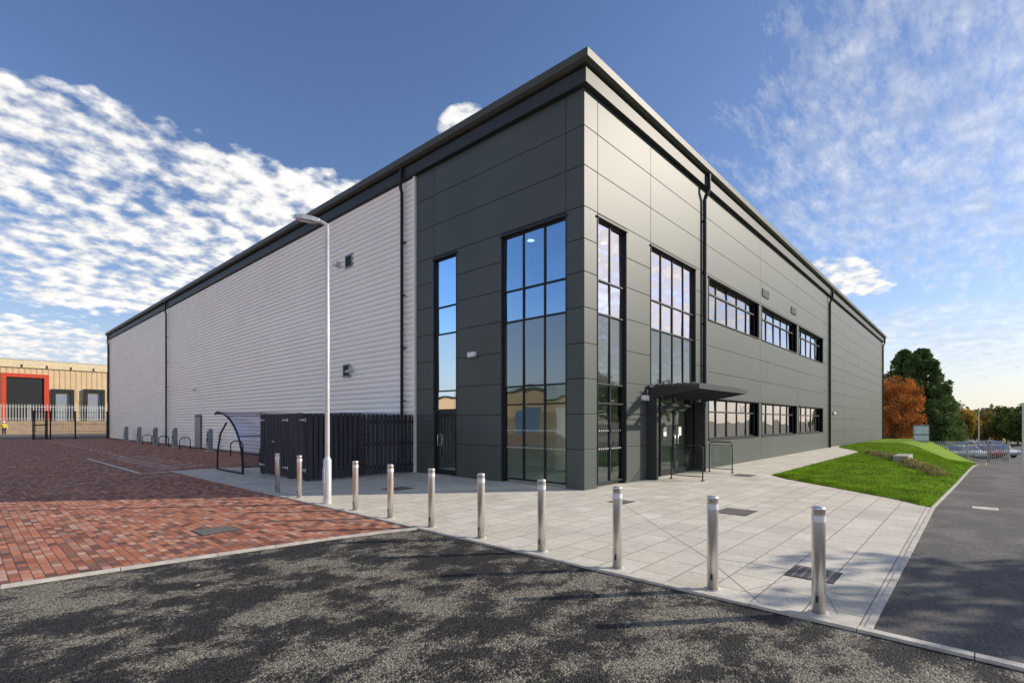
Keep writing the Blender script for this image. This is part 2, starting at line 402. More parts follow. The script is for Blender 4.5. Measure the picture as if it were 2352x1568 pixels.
obj('corner_trim', MB().box(LL-.1, LL+.05, -.05, .1, 0, TOP-.02, Lm), dark, B)
obj('corner_trim', MB().box(RL-.05, RL+.05, -.05, .03, -1.2, TOP-.02, Rm), dark, B)
obj('base_trim', MB().box(P0+.06, LL-.11, -.01, .10, 0.0, .06, Lm), dark, B)
def ring(mb, n, z0, z1, n1=-.3):
    mb.box(-n, RL+n, -n, -n1, z0, z1); mb.box(-n, -n1, -n1+.002, LL+n, z0, z1)
fa = MB(); ring(fa, .16, TOP+.0, TOP+.38); ring(fa, .10, TOP+.384, TOP+.43)
obj('fascia', fa, dark, B, bevel=.01)
gu = MB(); z_ = TOP+.435
pr = [(-.2, 0), (.24, 0), (.33, .06), (.345, .25), (.30, .30), (-.2, .31)]
vs = []
for (n, z) in pr:
    vs += [(RL+n, -n, z_+z), (-n, -n, z_+z), (-n, LL+n, z_+z)]
npf = len(pr); fs = []
for i in range(npf):
    j = (i+1) % npf
    for k in range(2): fs.append((i*3+k, j*3+k, j*3+k+1, i*3+k+1))
gu.add(vs, fs)
gu.add([vs[i*3] for i in range(npf)], [tuple(range(npf))]); gu.add([vs[i*3+2] for i in range(npf)], [tuple(range(npf))])
obj('gutter', gu, gutterM, B)
rf = MB(); r0 = TOP+.7
rf.add([(0, 0, r0), (RL, 0, r0), (RL, LL, r0), (0, LL, r0), (RL/2, 6, r0+1.0), (RL/2, LL-6, r0+1.0)], [(0, 1, 4), (1, 2, 5, 4), (2, 3, 5), (3, 0, 4, 5)])
obj('roof', rf, galv, B)
# interior
it = MB(); it.box(.3, 29, 6.9, 7.1, 0, 7.6); it.box(8.0, 8.2, .3, 6.9, 0, 7.6); it.box(28.8, 29, .3, 6.9, 0, 7.6)
it.box(.3, 29, .3, 7, 3.1, 4.4); it.box(.3, 29, .3, 7, 7.6, 7.8); it.box(4.6, 4.7, 3.6, 6.9, 0, 3.1)
it.box(3.2, 3.5, 3.1, 3.4, 0.1, 7.6)
obj('inner_partition', it, interior, B)
obj('inner_floor', MB().box(.26, 29, .26, 7.2, -.02, .05), intfloor, B)
obj('reception_desk', MB().box(5.0, 6.8, 5.0, 5.7, .05, 1.0), timber, B)
lit = bpy.data.materials.new('downlight'); lit.use_nodes = True; e_ = lit.node_tree.nodes['Principled BSDF']; e_.inputs['Emission Color'].default_value = (1, .95, .85, 1); e_.inputs['Emission Strength'].default_value = 4
nz_ = nn(lit.node_tree, 'ShaderNodeTexNoise'); link(lit.node_tree, nz_.outputs['Color'], e_.inputs['Base Color'])
for (x, y) in ((1.4, 1.2), (1.4, 3.0), (3.2, 1.4), (5.2, 1.5)):
    for z in (7.595, 3.095): obj('ceiling_light', MB().lathe([(0, -.012), (.11, -.012), (.11, 0)], (x, y, z), 12), lit, B)
def window(name, mp, a0, a1, z0, z1, cols, trans, gfun, rec=.10, fw=.042):
    fb = MB(); d0, d1 = -rec-.05, -rec+.04
    fb.box(a0, a0+fw, d0, d1, z0, z1, mp); fb.box(a1-fw, a1, d0, d1, z0, z1, mp)
    fb.box(a0+fw, a1-fw, d0, d1, z0, z0+fw, mp); fb.box(a0+fw, a1-fw, d0, d1, z1-fw, z1, mp)
    W = (a1-a0)
    for i in range(1, cols):
        c = a0+W*i/cols; fb.box(c-fw/2, c+fw/2, d0+.002, d1-.004, z0+fw, z1-fw, mp)
    zz = [z0+fw]+list(trans)+[z1-fw]
    for t_ in trans: fb.box(a0+fw, a1-fw, d0+.004, d1+.01, t_-fw/2, t_+fw/2, mp)
    w = obj(name, fb, black, B, bevel=.004)
    groups = {}
    for i, (p, q) in enumerate(zip(zz, zz[1:])):
        nm, gm = gfun(i, len(zz)-1)
        mb = groups.setdefault(nm, (MB(), gm))[0]
        for c in range(cols):
            aa = a0+W*c/cols; bb = a0+W*(c+1)/cols; tl = random.uniform(-.006, .006); tz = random.uniform(-.006, .006)
            mb.add([mp(aa, -rec-tl-tz, p), mp(bb, -rec+tl-tz, p), mp(bb, -rec+tl+tz, q), mp(aa, -rec-tl+tz, q)], [(0, 1, 2, 3)])
    for nm, (mb, gm) in groups.items(): obj(nm, mb, gm, w, recalc=False)
    sb = MB(); t = .02
    sb.box(a0-t, a0, -.27, .02, z0, z1, mp); sb.box(a1, a1+t, -.27, .02, z0, z1, mp)
    sb.box(a0-t-.04, a1+t+.04, -.27, .05, z1+.001, z1+.045, mp)
    if z0 > .5: sb.box(a0-t, a1+t, -.27, .04, z0-.035, z0, mp)
    obj('window_surround', sb, dark, w)
    return w
def gtall(gt):
    def f(i, n):
        if i == 2: return ('spandrel_glass', g_span)
        if i < 2: return ('clear_glass', g_low)
        return ('tinted_glass', gt)
    return f
TRN = [2.30, 2.83, 4.75, 5.66]
wa = window('window', Lm, S1, S2, .10, WT, 3, TRN, gtall(g_left))
wb = window('window', Rm, T1, T2, .10, WT, 2, TRN, gtall(g_right))
window('window', Lm, S3, S4, 2.18, WT, 1, [2.83, 4.75, 5.66], lambda i, n: ('spandrel_glass', g_span) if i == 1 else (('clear_glass', g_low) if i == 0 else ('tinted_glass', g_left)))
window('window', Rm, T3, T4, 2.83, WT, 4, [4.75, 5.66], lambda i, n: ('spandrel_glass', g_span) if i == 0 else ('tinted_glass', g_right))
for (w0, w1) in bands:
    for z0, z1 in ((1.12, 2.68), (5.7, WT)):
        window('window', Rm, w0, w1, z0, z1, 5, [z1-.5], lambda i, n: ('glass', g_band), rec=.2, fw=.06)
for wn, mp, a0, a1 in ((wa, Lm, S1, S2), (wb, Rm, T1, T2)):
    dots = MB()
    for z in (1.05, 1.55):
        for i in range(1, int((a1-a0)/.11)):
            c = a0+i*.11; dots.add([mp(c+.022*math.cos(t*math.pi/4), -.085, z+.022*math.sin(t*math.pi/4)) for t in range(8)], [tuple(range(8))])
    obj('glazing_dots', dots, white, wn)
def door(name, mp, a0, a1, z0, z1, leaves=1, glassm=None):
    fb = MB(); f = .06
    fb.box(a0, a0+f, -.17, -.02, z0, z1, mp); fb.box(a1-f, a1, -.17, -.02, z0, z1, mp); fb.box(a0+f, a1-f, -.17, -.02, z1-f, z1, mp)
    d = obj(name, fb, black, B)
    W = (a1-a0-2*f)/leaves
    for k in range(leaves):
        b0 = a0+f+k*W+.005; b1 = b0+W-.01; lb = MB(); s = .07
        lb.box(b0, b0+s, -.14, -.07, z0+.01, z1-f-.01, mp); lb.box(b1-s, b1, -.14, -.07, z0+.01, z1-f-.01, mp)
        lb.box(b0+s, b1-s, -.14, -.07, z0+.01, z0+.16, mp); lb.box(b0+s, b1-s, -.14, -.07, z1-f-.10, z1-f-.01, mp)
        obj('door_leaf', lb, black, d)
        obj('door_glass', MB().add([mp(b0+s, -.1, z0+.16), mp(b1-s, -.1, z0+.16), mp(b1-s, -.1, z1-f-.10), mp(b0+s, -.1, z1-f-.10)], [(0, 1, 2, 3)]), glassm, d)
        hb = MB(); hx = b1-.12 if (k == 0) else b0+.12
        hb.tube([mp(hx, -.07, 1.0), mp(hx, -.01, 1.0), mp(hx, -.01, 1.35), mp(hx, -.07, 1.35)], .014, 8)
        obj('handle', hb, steel, d)
    return d
door('side_door', Lm, S3, S4, .03, 2.12, glassm=g_low)
ed = door('entrance_door', Rm, 4.35, 6.75, .03, 2.33, leaves=2, glassm=g_low)
window('sidelight', Rm, T3, 4.33, .05, 2.75, 1, [2.33], lambda i, n: ('glass', g_low)); window('sidelight', Rm, 6.77, T4, .05, 2.75, 1, [2.33], lambda i, n: ('glass', g_low))
window('fanlight', Rm, 4.36, 6.74, 2.36, 2.75, 2, [], lambda i, n: ('glass', g_low))
for a in (4.75, 5.9): obj('door_notice', MB().box(a, a+.22, -.098, -.094, 1.32, 1.62, Rm), white, ed)
y0 = onx(466, 0)[0]; y1 = onx(451, 0)[0]
pdr = obj('personnel_door', MB().box(y0, y1, .02, .10, .0, 2.25, Lm), dark, B)
obj('door_leaf', MB().box(y0+.12, y1-.12, .101, .125, .05, 2.12, Lm), evgrey, pdr)
for (px, py) in ((802, 600), (797, 851)):
    s, D = onx(px, -.06); z = zat(py, D); f = MB(); f.box(s-.28, s+.28, .03, .10, z-.28, z+.28, Lm)
    v = obj('wall_vent', f, evgrey, B); f2 = MB()
    f2.box(s-.21, s+.21, .101, .104, z-.21, z+.21, Lm); obj('vent_recess', f2, backing, v); f3 = MB()
    for k in range(5): f3.box(s-.2, s+.2, .105, .125, z-.18+k*.08, z-.155+k*.08, Lm)
    obj('vent_louvre', f3, dark, v)
    f = MB(); s2 = s+.75
    if py > 700: s2 = s-.45
    f.box(s2-.04, s2+.04, .05, .22, z-.12, z+.12, Lm); f.tube([Lm(s2, .22, z-.05), Lm(s2-.1, .42, z-.1)], .06, 10)
    obj('wall_bracket', f, galv, B)
for (px, py) in ((1758, 675), (1822, 714)):
    t, D = ony(px, 0); z = zat(py, D); v = obj('wall_vent', MB().box(t-.5, t+.5, .002, .05, z-.18, z+.18, Rm), evgrey, B); f = MB()
    for k in range(6): f.box(t-.46, t+.46, .051, .065, z-.16+k*.058, z-.13+k*.058, Rm)
    obj('vent_louvre', f, dark, v)
def wlight(mp, a, z, w=.17, n0=.0):
    f = MB(); f.box(a-w, a+w, n0+.002, n0+.12, z-.07, z+.07, mp); v = obj('wall_light', f, white, B, bevel=.02)
    f = MB(); f.box(a-w*.8, a+w*.8, n0+.02, n0+.14, z-.10, z-.071, mp); obj('light_lens', f, galv, v, bevel=.008)
s, D = onx(1087, 0); wlight(Lm, s, zat(814, D))
t, D = ony(1478, 0); wlight(Rm, t, zat(913, D))
s, D = onx(447, -.06); wlight(Lm, s, zat(893, D), .3, .07)
t, D = ony(1914, 0); wlight(Rm, t, zat(948, D), .2)
def pipe(mp, a, zb, n=.15, zt=TOP-.02, r=.06):
    f = MB(); pts = [mp(a+.0, .24, TOP+.43), mp(a, .24, zt-.10), mp(a, n+.06, zt-.3), mp(a, n, zt-.45), mp(a, n, zb)]
    f.tube(pts, r, 12); p = obj('downpipe', f, black, B); z = zb+.6
    while z < zt-.8:
        f = MB(); f.box(a-.075, a+.075, .002 if n < .15 else .05, n+.0, z-.012, z+.012, mp); f.lathe([(r+.005, -.02), (r+.005, .02)], mp(a, n, z), 12); z += 1.9
        obj('pipe_bracket', f, black, p)
pipe(Lm, 7.72, 0.05, .2); pipe(Lm, onx(385, -.1)[0], 0.05, .2); pipe(Lm, 60.2, .05, .2)
pipe(Rm, 7.75, 2.95, .085, r=.07); pipe(Rm, ony(1903, 0)[0], -.1, .085, r=.07); pipe(Rm, 57.4, -.8, .085, r=.07)
# entrance canopy
ct0, ct1, cn = 3.45, 7.5, 1.6
f = MB()
def wedge(a, w, z0a, z0b, z1, n0, n1):
    f.add([Rm(a-w, n0, z0a), Rm(a+w, n0, z0a), Rm(a+w, n1, z0b), Rm(a-w, n1, z0b), Rm(a-w, n0, z1), Rm(a+w, n0, z1), Rm(a+w, n1, z1), Rm(a-w, n1, z1)],
          [(0, 1, 2, 3), (4, 5, 6, 7), (0, 1, 5, 4), (1, 2, 6, 5), (2, 3, 7, 6), (3, 0, 4, 7)])
for i in range(5): wedge(ct0+(ct1-ct0)*i/4, .03 if 0 < i < 4 else .04, 2.50, 2.76, 2.86, .04, cn)
f.box(ct0-.05, ct1+.05, cn+.001, cn+.05, 2.76, 2.90, Rm); f.box(ct0-.05, ct1+.05, .04, .10, 2.865, 2.93, Rm)
c_ = obj('entrance_canopy', f, dark, B)
f = MB()
for k in range(1, 7): 
    n0 = .04+k*.22; f.add([Rm(ct0-.1, n0, 2.865), Rm(ct1+.1, n0, 2.865), Rm(ct1+.1, n0+.09, 2.94), Rm(ct0-.1, n0+.09, 2.94), Rm(ct0-.1, n0, 2.885), Rm(ct1+.1, n0, 2.885), Rm(ct1+.1, n0+.09, 2.96), Rm(ct0-.1, n0+.09, 2.96)],
          [(0, 1, 2, 3), (4, 5, 6, 7), (0, 1, 5, 4), (1, 2, 6, 5), (2, 3, 7, 6), (3, 0, 4, 7)])
obj('canopy_louvre', f, dark, c_)
for a, n in ((ct0, .34), (ct1-.45, .40)): obj('canopy_post', MB().box(a-.06, a+.06, .002, n, .02, 2.50, Rm), dark, c_, bevel=.01)

# ------------------------------------------------------------------ entrance guard rails
def rail(label, a, n0, n1):
    c = Rm(a, (n0+n1)/2, .012); t = thing('guard_rail', label, 'railing', c, 'glazed guard rails beside the entrance')
    f = MB(); h = 1.08
    f.tube([Rm(a, n0, .012), Rm(a, n0, h-.08), Rm(a, n0+.06, h), Rm(a, n1-.06, h), Rm(a, n1, h-.08), Rm(a, n1, .012)], .02, 10); f.tube([Rm(a, n0, .14), Rm(a, n1, .14)], .014, 8)
    f.tube([Rm(a, n0, h-.12), Rm(a, n1, h-.12)], .012, 8)
    obj('rail_frame', f, black, t)
    obj('infill_panel', MB().box(a-.004, a+.004, n0+.05, n1-.05, .2, h-.16, Rm), g_rail, t)
    for n in (n0, n1): obj('base_plate', MB().lathe([(.0, .02), (.06, .02), (.06, 0)], Rm(a, n, .012), 12), black, t)
rail('black framed guard rail on the near side of the entrance doors', 4.15, .45, 1.45)
rail('black framed guard rail on the far side of the entrance doors', 7.25, .45, 1.25)

# ------------------------------------------------------------------ bollards
def make_bollard(label):
    t = thing('bollard', label, 'bollard', (0, 0, 0), 'stainless steel bollards along the kerb')
    obj('post', MB().lathe([(.0, .0), (.0575, .0), (.0575, .855), (.0575, .856)]), steel, t)
    obj('reflective_band', MB().lathe([(.0585, .856), (.0585, .915)]), white, t)
    obj('cap', MB().lathe([(.0575, .916), (.0575, .965), (.059, .967), (.057, .985), (.04, .997), (.0, 1.0)]), steel, t)
    lk = MB(); lk.add([(-.0595, -.012, .11), (-.0595, .012, .11), (-.0595, .012, .17), (-.0595, -.012, .17)], [(0, 1, 2, 3)]); obj('lock_plate', lk, dark, t)
    obj('collar', MB().lathe([(.085, 0), (.085, .006), (.058, .008)]), concrete, t)
    return t
bys = [-6.42, -5.43, -4.27, -3.08, -1.88, -.67, .54, 1.77, 4.26, 5.47]
names = ['nearest bollard, at the corner of the paving beside the road', 'second steel bollard from the right end of the row', 'third steel bollard from the right, below the building corner', 'fourth steel bollard from the right end of the row',
 'fifth steel bollard from the right end of the row', 'sixth steel bollard from the right end of the row', 'second steel bollard to the right of the lamp post', 'steel bollard just to the right of the lamp post',
 'steel bollard just to the left of the lamp post', 'farthest steel bollard, leftmost of the row by the timber enclosure']
b0 = make_bollard(names[0])
for i, y in enumerate(bys):
    if i == 0: b0.location = (-5.56, y, .012)
    else: dup(b0, (-5.55, y, .012), random.uniform(0, .5), names[i])

# ------------------------------------------------------------------ lamp post
L = thing('street_lamp', 'tall galvanised lamp post with flat lamp head between the bollards', 'street lamp', (-5.53, 2.96, .012))
lx, ly = -5.53, 2.96
lampM = M('lamp_post_grey', (.62, .63, .64), .42, .35, .08, 5)
obj('pole_base', MB().lathe([(.085, 0), (.085, .95), (.05, 1.02)], (lx, ly, .012)), lampM, L)
obj('pole', MB().lathe([(.05, 1.0), (.046, 3), (.038, 6.1), (.0, 6.11)], (lx, ly, .012)), lampM, L)
obj('access_hatch', MB().box(lx-.092, lx-.07, ly-.04, ly+.04, .45, .8), galv, L)
rd = Vector((-RT[0], -RT[1], 0)).normalized()
f = MB(); P = lambda d, z: (lx+rd.x*d, ly+rd.y*d, z)
f.tube([P(0, 5.95), P(.02, 6.1), P(.12, 6.16), P(.22, 6.19)], .04, 10); obj('arm', f, lampM, L)
side = Vector((-rd.y, rd.x, 0))
f = MB(); prof = [(.16, .045, 6.15, 6.23), (.30, .10, 6.16, 6.27), (.50, .13, 6.19, 6.31), (.66, .12, 6.22, 6.31), (.72, .06, 6.25, 6.295)]
vs = []
for d, w, a, b in prof:
    for sg, z in ((-1, a), (1, a), (1, b), (-1, b)): vs.append((lx+rd.x*d+side.x*w*sg*(1 if z == a else .75), ly+rd.y*d+side.y*w*sg*(1 if z == a else .75), z))
fs = [(i*4+k, i*4+(k+1) % 4, i*4+4+(k+1) % 4, i*4+4+k) for i in range(4) for k in range(4)]+[(0, 1, 2, 3), (16, 17, 18, 19)]
f.add(vs, fs); obj('lamp_head', f, lampM, L, bevel=.008)
f = MB(); vs = []
for d, w, z in ((.34, .08, 6.158), (.62, .09, 6.207)):
    for sg in (-1, 1): vs.append((lx+rd.x*d+side.x*w*sg, ly+rd.y*d+side.y*w*sg, z-.004))
f.add(vs, [(0, 1, 3, 2)]); obj('lamp_lens', f, white, L)

# ------------------------------------------------------------------ timber enclosure
E = thing('bin_store', 'black timber slatted bin enclosure with strap hinged gates beside the white wall', 'enclosure', (-2, 8.9, .012))
EX, E0, E1, EH = -3.95, 7.22, 10.6, 2.05
f = MB()
n = 24; sp = -EX/n
for k in range(n):
    a = -k*sp-.01; j = random.uniform(0, .012); f.box(a-sp+.045, a, E0-.03-j, E0-.005, .06, EH+random.uniform(-.008, .008))
for k in range(n): a = -sp*(k+.5); f.box(a-.13, a-.03, E0+.045, E0+.062, .06, EH-.02)
obj('side_panel', f, timber, E)
f = MB()
for z in (.3, 1.05, 1.8): f.box(EX+.1, -.02, E0+.002, E0+.043, z-.045, z+.045); f.box(EX+.03, EX+.07, E0+.1, E1-.1, z-.045, z+.045)
obj('side_rail', f, timber, E)
for y in (E0+.05, E0+1.22, E1-.05): obj('gate_post', MB().box(EX+.0, EX+.1, y-.05, y+.05, .012, EH-.01), timber, E)
obj('rear_panel', MB().box(EX, -.01, E1+.0, E1+.04, .06, EH), timber, E)
for g0, g1 in ((E0+.0, E0+1.18), (E0+1.2, E0+2.28), (E0+2.30, E1-.0)):
    f = MB(); m = 9
    for k in range(m):
        a = g0+(g1-g0)*k/m; j = random.uniform(0, .01); f.box(EX-.026-j, EX-.002, a+.016, a+(g1-g0)/m-.016, .07, EH+random.uniform(-.006, .006))
    g_ = obj('gate', f, timber, E)
    hs = g0 if g0 != E0+2.30 else g1
    for z in (.35, 1.85): 
        f = MB(); q = .42 if hs == g0 else -.42
        f.add([(EX-.042, hs, z-.03), (EX-.042, hs, z+.03), (EX-.042, hs+q, z+.012), (EX-.042, hs+q, z-.012)], [(0, 1, 2, 3)]); f.tube([(EX-.045, hs, z-.06), (EX-.045, hs, z+.06)], .014, 8)
        obj('strap_hinge', f, galv, g_)
f = MB(); f.tube([(EX-.04, E0+2.2, 1.15), (EX-.09, E0+2.25, 1.15), (EX-.04, E0+2.32, 1.15)], .02, 8); obj('gate_latch', f, galv, E)
f = MB(); f.box(-2.6, -.15, E0+.5, E1-.5, 2.08, 2.10); obj('roof_sheet', f, g_poly, E)

# ------------------------------------------------------------------ cycle shelter
S = thing('cycle_shelter', 'curved clear cycle shelter on a black steel frame beside the timber enclosure', 'cycle shelter', (-3, 12, .012))
A0, A1 = 10.85, 13.35; hgt = 2.15
def arc(t):
    th = t*math.pi*.5*1.06
    return (A0+(A1-A0)*(1-math.cos(th)), .25+(hgt-.25)*math.sin(min(th, math.pi/2))-(.06 if th > math.pi/2 else 0))
xs0, xs1 = -4.45, -1.4
for x in (xs0, (xs0+xs1)/2, xs1):
    f = MB(); pts = [(x, A0, .012)]+[(x,)+arc(i/16) for i in range(17)]; f.tube(pts, .04, 8)
    f.tube([(x, A1-.0, .05), (x, A0, .05)], .035, 8)
    f.tube([(x, A1, .05), (x, A1-.05, .7), (x, A1-.35, 1.35), (x, A1-.95, arc(.55)[1])], .032, 8)
    obj('frame', f, black, S)
f = MB(); n = 20
vs = [(x, arc(i/n)[0]-.02, arc(i/n)[1]+.03) for x in (xs0-.05, xs1) for i in range(n+1)]
f.add(vs, [(i, i+1, n+2+i, n+1+i) for i in range(n)], True); obj('canopy', f, g_poly, S)
for i in (0, 7, 14, 20): f = MB(); p = arc(i/20); f.tube([(xs0, p[0], p[1]), (xs1, p[0], p[1])], .02, 8); obj('purlin', f, black, S)
def hoop(label, x, y, rot=0, first=None):
    if first: return dup(first, (x, y, .008), rot, label)
    t = thing('cycle_hoop', label, 'bicycle stand', (0, 0, 0), 'black steel hoops along the white wall')
    f = MB(); f.tube([(-.3, 0, 0), (-.3, 0, .6), (-.24, 0, .72), (-.12, 0, .78), (.12, 0, .78), (.24, 0, .72), (.3, 0, .6), (.3, 0, 0)], .03, 8); obj('hoop_tube', f, black, t)
    for s_ in (-.3, .3): obj('base_plate', MB().lathe([(0, .01), (.06, .01), (.06, 0)], (s_, 0, 0), 12), galv, t)
    t.location = (x, y, .008); return t
hl = ['black hoop nearest the cycle shelter', 'black hoop between the two nearest charging posts', 'black hoop right of the middle charging post', 'black hoop farthest along the white wall']
h0 = None
for lb, px in zip(hl, (544, 425, 376, 338)):
    y = onx(px, -1.15)[0]; h = hoop(lb, -1.15, y, 0.1, h0); h0 = h0 or h
def charger(label):
    t = thing('charging_post', label, 'charging post', (0, 0, 0), 'grey vehicle charging posts along the white wall')
    f = MB(); pr_ = [(-.13, 0), (.13, 0), (.13, 1.32), (-.04, 1.38), (-.13, 1.2)]
    f.prism(pr_, -.15, .15, lambda a, b, c: (b, a, c)); obj('housing', f, evgrey, t, bevel=.02)
    f = MB(); f.box(-.136, -.132, -.10, .10, .85, 1.12); obj('display', f, black, t)
    f = MB(); f.box(-.18, -.135, -.05, .05, .6, .78); f.tube([(-.16, .05, .6), (-.20, .09, .3), (-.18, .13, .25), (-.15, .15, .5)], .012, 6); obj('socket', f, black, t)
    f = MB(); f.box(-.2, .2, -.22, .22, 0, .05); obj('plinth', f, concrete, t)
    return t
cl_ = ['nearest grey charging post, beside the cycle shelter', 'second grey charging post along the wall, left of the grey door', 'third grey charging post along the white wall', 'fourth grey charging post along the white wall', 'farthest grey charging post along the white wall']
c0 = None
for lb, px in zip(cl_, (482, 402, 357, 320, 290)):
    y = onx(px, -.65)[0]
    if c0 is None: c0 = charger(lb); c0.location = (-.65, y, .01)
    else: dup(c0, (-.65, y, .01), 0, lb)

# ------------------------------------------------------------------ drain covers
coverM = M('cover_iron', (.22, .20, .18), .6, .2, .2, 10)
def cover(label, px, py, w, d, z=.014):
    x, y = gp(px, py); t = thing('drain_cover', label, 'drain cover', (x, y, z), 'metal covers set in the ground')
    f = MB(); f.box(x-w/2, x+w/2, y-d/2, y+d/2, z-.02, z+.002); obj('cover_frame', f, dark, t)
    f = MB(); nx = max(3, int(w/.075)); ny = max(3, int(d/.075)); g_ = .012
    for i in range(nx-1): cx = x-w/2+(i+1)*w/nx; f.box(cx-g_, cx+g_, y-d/2+.02, y+d/2-.02, z+.0025, z+.006)
    for j in range(ny-1): cy = y-d/2+(j+1)*d/ny; f.box(x-w/2+.02, x+w/2-.02, cy-g_, cy+g_, z+.003, z+.0065)
    obj('cover_grid', f, coverM, t)
cover('largest dark cover in pale slabs, beside the nearest bollard', 1868, 1320, .55, .5)
cover('dark cover in pale slabs near the second bollard from the right', 1690, 1176, .75, .6)
cover('dark cover in pale slabs in front of the building corner', 1427, 1153, .5, .45)
cover('small dark cover in pale slabs in front of the entrance rails', 1708, 1092, .8, .6)
cover('dark cover in shaded pale slabs left of the tall window', 915, 1123, .7, .6)
cover('dark metal cover set in the red block paving', 497, 1218, .6, .55, z=.008)
x, y = gp(2263, 1167); f = MB(); f.box(x-.2, x+.2, y-.2, y+.2, -.02, .006); o = obj('manhole_cover', f, concrete); tag(o, 'pale square manhole cover in the grey road', 'manhole cover')
lm_ = M('dry_leaf', (.42, .30, .16), .8, 0, .3, 20)
for px, py, lb in ((760, 1430, 'dry leaf on dark tarmac, nearest the photo bottom centre'), (455, 1346, 'dry leaf on tarmac close to the red paving kerb'), (414, 1404, 'dry leaf on tarmac, leftmost of the three'), ):
    x, y = gp(px, py); a = random.uniform(0, 6); vs = []
    for k in range(10):
        r_ = .03*(1 if k % 2 == 0 else .55)*(1.3 if k == 0 else 1); t = a+k*math.pi/5
        vs.append((x+r_*math.cos(t), y+r_*math.sin(t), .008+.012*random.random()))
    f = MB(); f.add(vs+[(x, y, .012)], [(i, (i+1) % 10, 10) for i in range(10)]); o = obj('fallen_leaf', f, lm_, recalc=False); tag(o, lb, 'leaf')

# ------------------------------------------------------------------ vegetation
def leafmat(name, col, var=.45, sc_=.9):
    m = M(name, col, .75, 0, var, sc_, spec=.15)
    nt = m.node_tree; b = nt.nodes['Principled BSDF']; src = b.inputs['Base Color'].links[0].from_socket
    tr = nn(nt, 'ShaderNodeBsdfTranslucent'); link(nt, src, tr.inputs['Color']); mx = nn(nt, 'ShaderNodeMixShader'); mx.inputs[0].default_value = .3
    link(nt, b.outputs[0], mx.inputs[1]); link(nt, tr.outputs[0], mx.inputs[2]); link(nt, mx.outputs[0], nt.nodes['Material Output'].inputs['Surface'])
    return m
lm_conifer = leafmat('conifer_leaf', (.095, .15, .045), .6, .8); lm_orange = leafmat('orange_leaf', (.40, .15, .035), .6, .8); lm_green = leafmat('green_leaf', (.10, .14, .03)); lm_yellow = leafmat('yellow_leaf', (.42, .28, .05)); lm_olive = leafmat('olive_leaf', (.17, .17, .05))
def leaves(centers, sizes, per, ls):
    C_ = np.repeat(np.array(centers), per, axis=0); S_ = np.repeat(np.array(sizes), per)
    n = len(C_); d = rng.normal(size=(n, 3)); d /= np.linalg.norm(d, axis=1)[:, None]
    r_ = rng.random(n)**.45; p = C_+d*(r_*S_)[:, None]
    a = rng.normal(size=(n, 3)); a /= np.linalg.norm(a, axis=1)[:, None]; b = np.cross(a, rng.normal(size=(n, 3))); b /= np.linalg.norm(b, axis=1)[:, None]
    s_ = (ls*(.6+.8*rng.random(n)))[:, None]
    v = np.stack([p-a*s_, p+b*s_*.6, p+a*s_, p-b*s_*.6], axis=1).reshape(-1, 3)
    f = [(i*4, i*4+1, i*4+2, i*4+3) for i in range(n)]
    return v.tolist(), f
def tree(name, label, x, y, z, h, cw, mat, ncl=60, per=110, ls=.16, cb=.25, group=None, cone=False, seed=None, cat='tree', ex=.62):
    if seed: random.seed(seed)
    t = thing(name, label, cat, (x, y, z), group)
    f = MB(); cen = []; siz = []
    f.tube([(x, y, z-.2), (x+.03*h, y, z+h*.3), (x-.01*h, y+.02*h, z+h*.6), (x, y, z+h*.9)], [h*.022, h*.017, h*.01, h*.003], 8)
    for i in range(ncl):
        if cone:
            q = random.random()**1.05; zc = z+h*(cb+(1-cb)*q); R_ = cw*(1-q)**ex*(.8+.3*random.random())+.12; a = random.uniform(0, 6.283)
            rr = R_*random.random()**.4; c = (x+rr*math.cos(a), y+rr*math.sin(a), zc-.10*rr); s_ = cw*.17*(1.15-q*.75)
        else:
            while True:
                p = Vector((random.uniform(-1, 1), random.uniform(-1, 1), random.uniform(-1, 1)))
                if .25 < p.length < 1: break
            c = (x+p.x*cw, y+p.y*cw, z+h*(cb+(1-cb)*.5)+p.z*h*(1-cb)*.47); s_ = cw*random.uniform(.18, .32)
        cen.append(c); siz.append(s_)
        if i % 4 == 0:
            zb = z+h*(cb*.8+.35*random.random()*(1-cb)); zb = min(zb, c[2]); m_ = ((x+c[0])/2, (y+c[1])/2, (zb+c[2])/2+.04*h)
            f.tube([(x, y, zb), m_, c], [h*.008, h*.005, h*.002], 5)
    obj('trunk', f, bark, t)
    v, fc = leaves(cen, siz, per, ls); obj('crown', MB().add(v, fc), mat, t, recalc=False)
    return t
def treeat(px, D, pyb, pyt, name, label, cw, mat, z=-2.2, **k):
    x, y = at(px, D); h = zat(pyt, D)-z
    return tree(name, label, x, y, z, h, cw, mat, **k)
treeat(2118, 74, 0, 803, 'conifer_tree', 'tall dark green conifer rising behind the orange tree', 5.0, lm_conifer, ncl=520, per=85, ls=.15, cb=.03, cone=True, seed=3, ex=.55)
treeat(2078, 79, 0, 806, 'conifer_tree', 'dark green conifer partly hidden behind the far end of the building', 5.0, lm_conifer, ncl=420, per=85, ls=.15, cb=.03, cone=True, seed=4, ex=.5)
treeat(2158, 77, 0, 866, 'conifer_tree', 'lower dark green conifer on the right flank of the tall one', 3.2, lm_conifer, ncl=240, per=85, ls=.14, cb=.03, cone=True, seed=5, ex=.6)
treeat(2050, 64, 0, 852, 'autumn_tree', 'large orange autumn tree against the far corner of the building', 3.1, lm_orange, ncl=150, per=120, ls=.11, cb=.08, seed=6)
